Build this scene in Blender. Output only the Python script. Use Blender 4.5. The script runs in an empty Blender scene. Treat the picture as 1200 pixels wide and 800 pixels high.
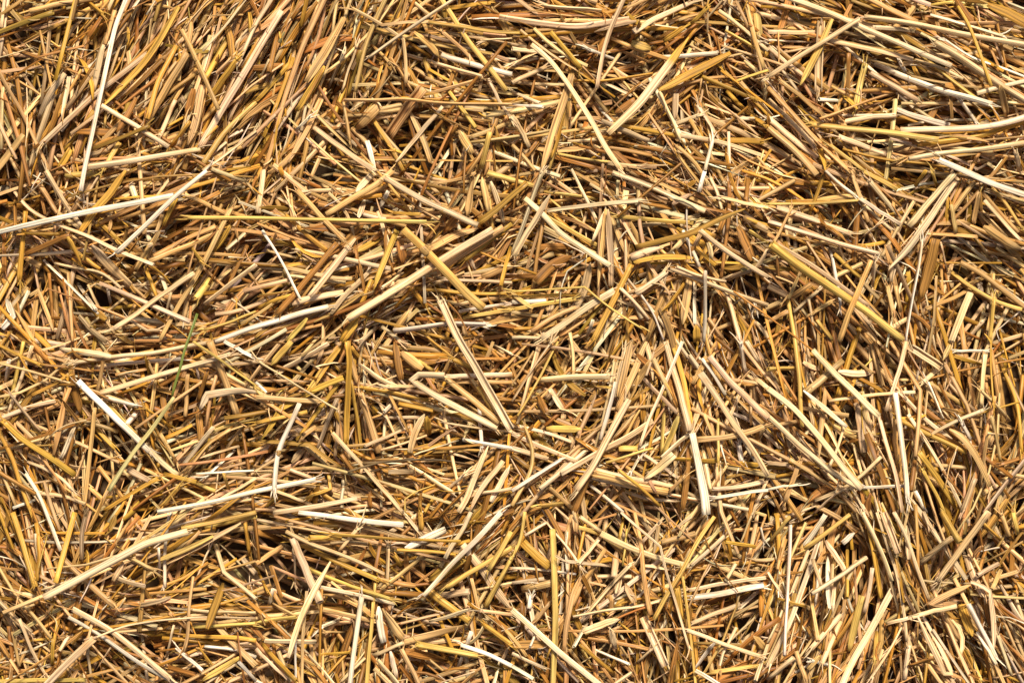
import bpy, math, random
import numpy as np
from mathutils import Vector

# ------------------------------------------------------------------ scene, camera, light
S = 0.00065                       # metres per unit of the traced plan (a straw is about 4 mm)
W, H = 1200.0, 800.0
CAM_Z = 1.90
scene = bpy.context.scene
rng = np.random.default_rng(11)
random.seed(5)

cam_d = bpy.data.cameras.new('camera')
cam_d.sensor_width = 36.0
cam_d.lens = 36.0 * CAM_Z / (W * S)
cam_d.clip_start = 0.05
cam_d.clip_end = 200.0
cam = bpy.data.objects.new('camera', cam_d)
cam.location = (0, 0, CAM_Z)
scene.collection.objects.link(cam)
scene.camera = cam

SUN_ELEV, SUN_AZ = math.radians(56), math.radians(15)      # azimuth from +Y (top of the picture) towards +X
world = bpy.data.worlds.new('World')
scene.world = world
world.use_nodes = True
wn = world.node_tree
bg = wn.nodes['Background']
sky = wn.nodes.new('ShaderNodeTexSky')
sky.sky_type = 'NISHITA'
sky.sun_disc = False
sky.sun_elevation = SUN_ELEV
sky.sun_rotation = SUN_AZ
sky.air_density = 0.7
sky.dust_density = 5.0
sky.ozone_density = 0.4
wn.links.new(sky.outputs[0], bg.inputs[0])
bg.inputs[1].default_value = 0.075

sun_d = bpy.data.lights.new('sun', 'SUN')
sun_d.energy = 5.0
sun_d.angle = math.radians(8.0)          # thin high cloud: the shadows in the pile are soft-edged
sun_d.color = (1.0, 0.91, 0.785)
sun = bpy.data.objects.new('sun', sun_d)
sdir = Vector((math.sin(SUN_AZ) * math.cos(SUN_ELEV), math.cos(SUN_AZ) * math.cos(SUN_ELEV), math.sin(SUN_ELEV)))
sun.rotation_euler = sdir.to_track_quat('Z', 'Y').to_euler()
sun.location = sdir * 5
scene.collection.objects.link(sun)

scene.cycles.diffuse_bounces = 8
scene.cycles.max_bounces = 12
scene.view_settings.view_transform = 'Standard'
scene.view_settings.look = 'None'
scene.view_settings.gamma = 1.0
scene.view_settings.use_curve_mapping = False
scene.view_settings.exposure = 0.31

# ------------------------------------------------------------------ materials
def new_mat(name):
    m = bpy.data.materials.new(name)
    m.use_nodes = True
    return m, m.node_tree.nodes, m.node_tree.links

def straw_material(name, rough, streak, coat):
    m, N, L = new_mat(name)
    b = N['Principled BSDF']
    tint = N.new('ShaderNodeAttribute'); tint.attribute_name = 'tint'
    fib = N.new('ShaderNodeAttribute'); fib.attribute_name = 'fib'
    # long fibres: noise squeezed across, stretched along the straw
    mp = N.new('ShaderNodeMapping'); mp.inputs['Scale'].default_value = (0.012, 0.75, 0.75)
    L.new(fib.outputs['Vector'], mp.inputs['Vector'])
    n1 = N.new('ShaderNodeTexNoise'); n1.inputs['Scale'].default_value = 1.0; n1.inputs['Detail'].default_value = 3.0
    L.new(mp.outputs[0], n1.inputs['Vector'])
    r1 = N.new('ShaderNodeMapRange')
    r1.inputs['From Min'].default_value = 0.36; r1.inputs['From Max'].default_value = 0.62
    r1.inputs['To Min'].default_value = 1.0 - streak; r1.inputs['To Max'].default_value = 1.0 + streak * 0.4
    L.new(n1.outputs['Fac'], r1.inputs['Value'])
    # blotchy weathering along the straw
    mp2 = N.new('ShaderNodeMapping'); mp2.inputs['Scale'].default_value = (0.045, 0.10, 0.10)
    L.new(fib.outputs['Vector'], mp2.inputs['Vector'])
    n2 = N.new('ShaderNodeTexNoise'); n2.inputs['Scale'].default_value = 1.0; n2.inputs['Detail'].default_value = 4.0
    L.new(mp2.outputs[0], n2.inputs['Vector'])
    r2 = N.new('ShaderNodeMapRange')
    r2.inputs['From Min'].default_value = 0.52; r2.inputs['From Max'].default_value = 0.75
    r2.inputs['To Min'].default_value = 0.0; r2.inputs['To Max'].default_value = 0.55
    L.new(n2.outputs['Fac'], r2.inputs['Value'])
    hue = N.new('ShaderNodeMix'); hue.data_type = 'RGBA'; hue.blend_type = 'MULTIPLY'
    hue.inputs['B'].default_value = (0.86, 0.62, 0.33, 1)
    L.new(r2.outputs[0], hue.inputs['Factor'])
    L.new(tint.outputs['Color'], hue.inputs['A'])
    mul = N.new('ShaderNodeMix'); mul.data_type = 'RGBA'; mul.blend_type = 'MULTIPLY'
    mul.inputs['Factor'].default_value = 1.0
    L.new(hue.outputs['Result'], mul.inputs['A'])
    L.new(r1.outputs[0], mul.inputs['B'])
    # small dark specks of mould
    mp3 = N.new('ShaderNodeMapping'); mp3.inputs['Scale'].default_value = (0.10, 0.42, 0.42)
    L.new(fib.outputs['Vector'], mp3.inputs['Vector'])
    n3 = N.new('ShaderNodeTexNoise'); n3.inputs['Scale'].default_value = 1.3; n3.inputs['Detail'].default_value = 2.0
    L.new(mp3.outputs[0], n3.inputs['Vector'])
    r3 = N.new('ShaderNodeMapRange')
    r3.inputs['From Min'].default_value = 0.70; r3.inputs['From Max'].default_value = 0.78
    r3.inputs['To Min'].default_value = 0.0; r3.inputs['To Max'].default_value = 0.65
    L.new(n3.outputs['Fac'], r3.inputs['Value'])
    sp = N.new('ShaderNodeMix'); sp.data_type = 'RGBA'
    sp.inputs['B'].default_value = (0.10, 0.055, 0.02, 1)
    L.new(r3.outputs[0], sp.inputs['Factor'])
    L.new(mul.outputs['Result'], sp.inputs['A'])
    L.new(sp.outputs['Result'], b.inputs['Base Color'])
    rr = N.new('ShaderNodeMapRange'); rr.inputs['To Min'].default_value = rough - 0.1; rr.inputs['To Max'].default_value = rough + 0.15
    L.new(n1.outputs['Fac'], rr.inputs['Value'])
    L.new(rr.outputs[0], b.inputs['Roughness'])
    b.inputs['Specular IOR Level'].default_value = coat
    bp = N.new('ShaderNodeBump'); bp.inputs['Strength'].default_value = 0.6; bp.inputs['Distance'].default_value = 0.0004
    L.new(n1.outputs['Fac'], bp.inputs['Height'])
    L.new(bp.outputs[0], b.inputs['Normal'])
    return m

M_STALK = straw_material('straw', 0.42, 0.55, 0.24)
M_LEAF = straw_material('dry_leaf', 0.55, 0.65, 0.18)

mg, N, L = new_mat('earth')
b = N['Principled BSDF']
n = N.new('ShaderNodeTexNoise'); n.inputs['Scale'].default_value = 60; n.inputs['Detail'].default_value = 8
tc = N.new('ShaderNodeTexCoord'); L.new(tc.outputs['Object'], n.inputs['Vector'])
cr = N.new('ShaderNodeValToRGB')
cr.color_ramp.elements[0].color = (0.035, 0.02, 0.010, 1); cr.color_ramp.elements[1].color = (0.16, 0.09, 0.035, 1)
L.new(n.outputs['Fac'], cr.inputs[0]); L.new(cr.outputs[0], b.inputs['Base Color'])
b.inputs['Roughness'].default_value = 0.95

PAL = {  # base colours of dry straw, linear
    'w': (0.76, 0.63, 0.445), 'p': (0.71, 0.505, 0.272), 't': (0.56, 0.336, 0.126), 'g': (0.54, 0.30, 0.050),
    'y': (0.60, 0.39, 0.098), 'b': (0.32, 0.148, 0.034), 'o': (0.33, 0.185, 0.034), 'e': (0.52, 0.350, 0.182),
    'n': (0.16, 0.19, 0.035), 'z': (0.52, 0.44, 0.190), 'd': (0.19, 0.125, 0.06), 'k': (0.42, 0.215, 0.055),
}

# ------------------------------------------------------------------ geometry helpers (plan units: x right, y down, z up)
PROF = {}
def circle(n, flat=0.9):
    a = np.arange(n) * 2 * math.pi / n
    return np.stack([np.cos(a), np.sin(a) * flat], 1)
def crescent(n, bow, th):          # a leaf blade: a thin bowed strip
    t = np.linspace(-1, 1, n)
    top = np.stack([t, bow * (1 - t * t) + th], 1)
    bot = np.stack([t[::-1] * 0.985, bow * (1 - t[::-1] ** 2) - th], 1)
    return np.concatenate([bot, top])[::1]
def trough(n):                     # a stalk split open lengthwise: a C with the groove upwards
    a = np.linspace(math.radians(-215), math.radians(35), n)
    outer = np.stack([np.cos(a), 0.75 * np.sin(a)], 1)
    inner = np.stack([0.62 * np.cos(a[::-1]), 0.75 * 0.55 * np.sin(a[::-1]) + 0.04], 1)
    return np.concatenate([outer, inner])
def grooved(n, flat, depth):       # a stalk that has dried in along one side
    a = np.arange(n) * 2 * math.pi / n
    k = 1 - depth * np.exp(-((a - math.pi / 2) / 0.42) ** 2)
    return np.stack([np.cos(a) * k, np.sin(a) * flat * k], 1)
def midrib(fold, th):              # a leaf folded a little along its rib
    x = np.array([-1, -0.55, -0.08, 0.08, 0.55, 1.0])
    y = fold * np.abs(x) ** 0.8
    return np.concatenate([np.stack([x, y - th], 1), np.stack([x[::-1] * 0.99, y[::-1] + th], 1)])
PROF['r'] = circle(10, 0.88); PROF['r1'] = circle(10, 0.6); PROF['r2'] = grooved(14, 0.8, 0.3); PROF['r3'] = grooved(14, 0.6, 0.42)
PROF['f1'] = midrib(0.25, 0.04); PROF['f2'] = midrib(-0.2, 0.04); PROF['q'] = circle(6, 0.85)
PROF['f'] = crescent(5, 0.13, 0.045); PROF['s'] = trough(7); PROF['h'] = circle(5, 0.9)
PROF['v'] = crescent(3, 0.35, 0.06)

def resample(pts, step):
    """points along a traced line; gentle bends are rounded, folds stay sharp"""
    pts = np.asarray(pts, float)
    d = np.hypot(*(pts[1:] - pts[:-1]).T)
    c = np.concatenate([[0], np.cumsum(d)])
    n = max(4, int(round(c[-1] / step)) + 1)
    t = np.linspace(0, c[-1], n)
    out = np.stack([np.interp(t, c, pts[:, 0]), np.interp(t, c, pts[:, 1])], 1)
    keep = np.zeros(n, bool)
    for i in range(1, len(pts) - 1):
        a, b_ = pts[i] - pts[i - 1], pts[i + 1] - pts[i]
        if abs(math.atan2(a[0] * b_[1] - a[1] * b_[0], a @ b_)) > 0.55:
            j = int(np.argmin(np.abs(t - c[i]))); out[j] = pts[i]; keep[j] = True
    for _ in range(2):
        sm = 0.25 * out[:-2] + 0.5 * out[1:-1] + 0.25 * out[2:]
        out[1:-1] = np.where(keep[1:-1, None], out[1:-1], sm)
    return out, t

def to_world(P):
    """plan (x, y, z) -> metres; the plan was traced from CAM_Z above, so a raised point stands a touch nearer the middle"""
    z = P[:, 2] * S
    f = (CAM_Z - z) / CAM_Z
    return np.stack([(P[:, 0] - W / 2) * S * f, (H / 2 - P[:, 1]) * S * f, z], 1)

def loft(C, rad, prof, twist=None, hollow=True, seed=0.0):
    """returns verts, quads, fib for a tube swept along C (world metres); rad (world) per ring"""
    n, m = len(C), len(prof)
    T = np.gradient(C, axis=0)
    T /= np.linalg.norm(T, axis=1)[:, None] + 1e-12
    side = np.stack([T[:, 1], -T[:, 0], np.zeros(n)], 1)
    side /= np.linalg.norm(side, axis=1)[:, None] + 1e-12
    up = np.cross(side, T)
    if twist is not None:
        c, s = np.cos(twist)[:, None], np.sin(twist)[:, None]
        side, up = side * c + up * s, up * c - side * s
    dist = np.concatenate([[0], np.cumsum(np.linalg.norm(C[1:] - C[:-1], axis=1))])
    rings, along, rr = [], [], []
    def ring(i, k, push):
        ctr = C[i] + T[i] * push
        rings.append(ctr + (side[i][None] * prof[:, :1] + up[i][None] * prof[:, 1:]) * rad[i] * k)
        along.append(dist[i] + push); rr.append(rad[i] * k)
    if hollow:
        ring(0, 0.62, rad[0] * 2.2); ring(0, 0.70, 0.0)
    for i in range(n):
        ring(i, 1.0, 0.0)
    if hollow:
        ring(n - 1, 0.70, 0.0); ring(n - 1, 0.62, -rad[-1] * 2.2)
    V = np.concatenate(rings)
    k = len(rings)
    i = np.arange(k - 1)[:, None] * m
    j = np.arange(m)[None]
    j2 = (j + 1) % m
    F = np.stack([i + j, i + j2, i + m + j2, i + m + j], -1).reshape(-1, 4)
    al = np.repeat(np.array(along), m) / S
    rrr = np.repeat(np.array(rr), m) / S
    pr = np.tile(prof, (k, 1))
    fib = np.stack([al + seed * 37.0, pr[:, 0] * rrr + seed * 91.3, pr[:, 1] * rrr + seed * 13.7], 1)
    caps = [np.arange(m)[::-1], (k - 1) * m + np.arange(m)]
    return V, F, fib, caps

def make_mesh(name, pieces, mat):
    """pieces: list of (V, F, fib, caps, colour[n,3]) -> one mesh"""
    me = bpy.data.meshes.new(name)
    off = 0
    Vs, Fs, fibs, cols, cap_l, cap_n = [], [], [], [], [], []
    for V, F, fib, caps, col in pieces:
        Vs.append(V); Fs.append(F + off); fibs.append(fib); cols.append(col)
        for c in caps:
            cap_l.append(c + off); cap_n.append(len(c))
        off += len(V)
    V = np.concatenate(Vs); F = np.concatenate(Fs)
    loops = np.concatenate([F.ravel()] + cap_l).astype(np.int32)
    sizes = np.concatenate([np.full(len(F), 4, np.int32), np.array(cap_n, np.int32)])
    starts = np.concatenate([[0], np.cumsum(sizes)[:-1]]).astype(np.int32)
    me.vertices.add(len(V)); me.vertices.foreach_set('co', V.astype(np.float32).ravel())
    me.loops.add(len(loops)); me.loops.foreach_set('vertex_index', loops)
    me.polygons.add(len(sizes)); me.polygons.foreach_set('loop_start', starts); me.polygons.foreach_set('loop_total', sizes)
    me.polygons.foreach_set('use_smooth', np.ones(len(sizes), bool))
    a = me.attributes.new('fib', 'FLOAT_VECTOR', 'POINT'); a.data.foreach_set('vector', np.concatenate(fibs).astype(np.float32).ravel())
    c = np.concatenate(cols); c = np.concatenate([c, np.ones((len(c), 1))], 1)
    a = me.attributes.new('tint', 'FLOAT_COLOR', 'POINT'); a.data.foreach_set('color', c.astype(np.float32).ravel())
    me.update(calc_edges=True); me.validate()
    me.materials.append(mat)
    return me

def link(name, me, parent=None):
    o = bpy.data.objects.new(name, me)
    scene.collection.objects.link(o)
    o.parent = parent
    return o

# ------------------------------------------------------------------ pile surface: a height map that every straw is laid on
MX, MY = 340, 320
HM = np.full((int(H) + 2 * MY, int(W) + 2 * MX), -98.0)
HH, HW = HM.shape
def sample_h(x, y):
    xi = np.clip((x + MX).astype(int), 0, HW - 1); yi = np.clip((y + MY).astype(int), 0, HH - 1)
    return HM[yi, xi]
def stamp(P, r):
    """write a straw (plan points with z, spacing a few units) into the height map"""
    d = np.gradient(P[:, :2], axis=0); d /= np.linalg.norm(d, axis=1)[:, None] + 1e-9
    nrm = np.stack([-d[:, 1], d[:, 0]], 1)
    k = max(1, int(math.ceil(r)))
    rm = r if np.isscalar(r) else r
    for o in np.arange(-k, k + 1):
        if abs(o) > rm: continue
        q = P[:, :2] + nrm * o
        xi = np.clip((q[:, 0] + MX).astype(int), 0, HW - 1); yi = np.clip((q[:, 1] + MY).astype(int), 0, HH - 1)
        np.maximum.at(HM, (yi, xi), P[:, 2] + math.sqrt(max(0, rm * rm - o * o)) * 0.9)
def dense(pts2, z, step=1.0):
    d = np.hypot(*(pts2[1:] - pts2[:-1]).T); c = np.concatenate([[0], np.cumsum(d)])
    n = max(3, int(c[-1] / step) + 1); t = np.linspace(0, c[-1], n)
    return np.stack([np.interp(t, c, pts2[:, 0]), np.interp(t, c, pts2[:, 1]), np.interp(t, c, z)], 1)
def smooth(a, sig):
    k = int(sig * 2.5) + 1
    x = np.arange(-k, k + 1); w = np.exp(-0.5 * (x / sig) ** 2); w /= w.sum()
    return np.convolve(np.pad(a, k, mode='edge'), w, mode='valid')
def lay(pts2, r, stiff, press):
    """heights of a straw laid on the pile: its own stiffness bridges the hollows, press lets it sink a little"""
    D = dense(pts2, np.zeros(len(pts2)))
    n = len(D)
    d = np.gradient(D[:, :2], axis=0); d /= np.linalg.norm(d, axis=1)[:, None] + 1e-9
    nx, ny = -d[:, 1] * r * 0.6, d[:, 0] * r * 0.6
    h = np.maximum(np.maximum(sample_h(D[:, 0], D[:, 1]), sample_h(D[:, 0] + nx, D[:, 1] + ny)), sample_h(D[:, 0] - nx, D[:, 1] - ny))
    t = np.linspace(-1, 1, n)
    A = np.stack([np.ones(n), t], 1)
    a0 = np.linalg.lstsq(A, h, rcond=None)[0]
    line = A @ a0
    sm = smooth(h, max(10.0, min(60.0, n * stiff)))
    base = 0.7 * line + 0.3 * sm
    gap = h - base
    base = base + max(0.0, np.quantile(gap, press))
    z = base + r * 0.85
    c = np.linspace(0, 1, len(pts2))
    z = np.interp(np.concatenate([[0], np.cumsum(np.hypot(*(pts2[1:] - pts2[:-1]).T))]), np.concatenate([[0], np.cumsum(np.hypot(*(D[1:, :2] - D[:-1, :2]).T))]), z)
    return z

def vary(col, amt=0.10):
    c = np.array(PAL[col]) * (1 + rng.normal(0, amt)) 
    c = c * (1 + rng.normal(0, amt * 0.35, 3))
    return np.clip(c, 0.01, 0.86)

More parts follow.
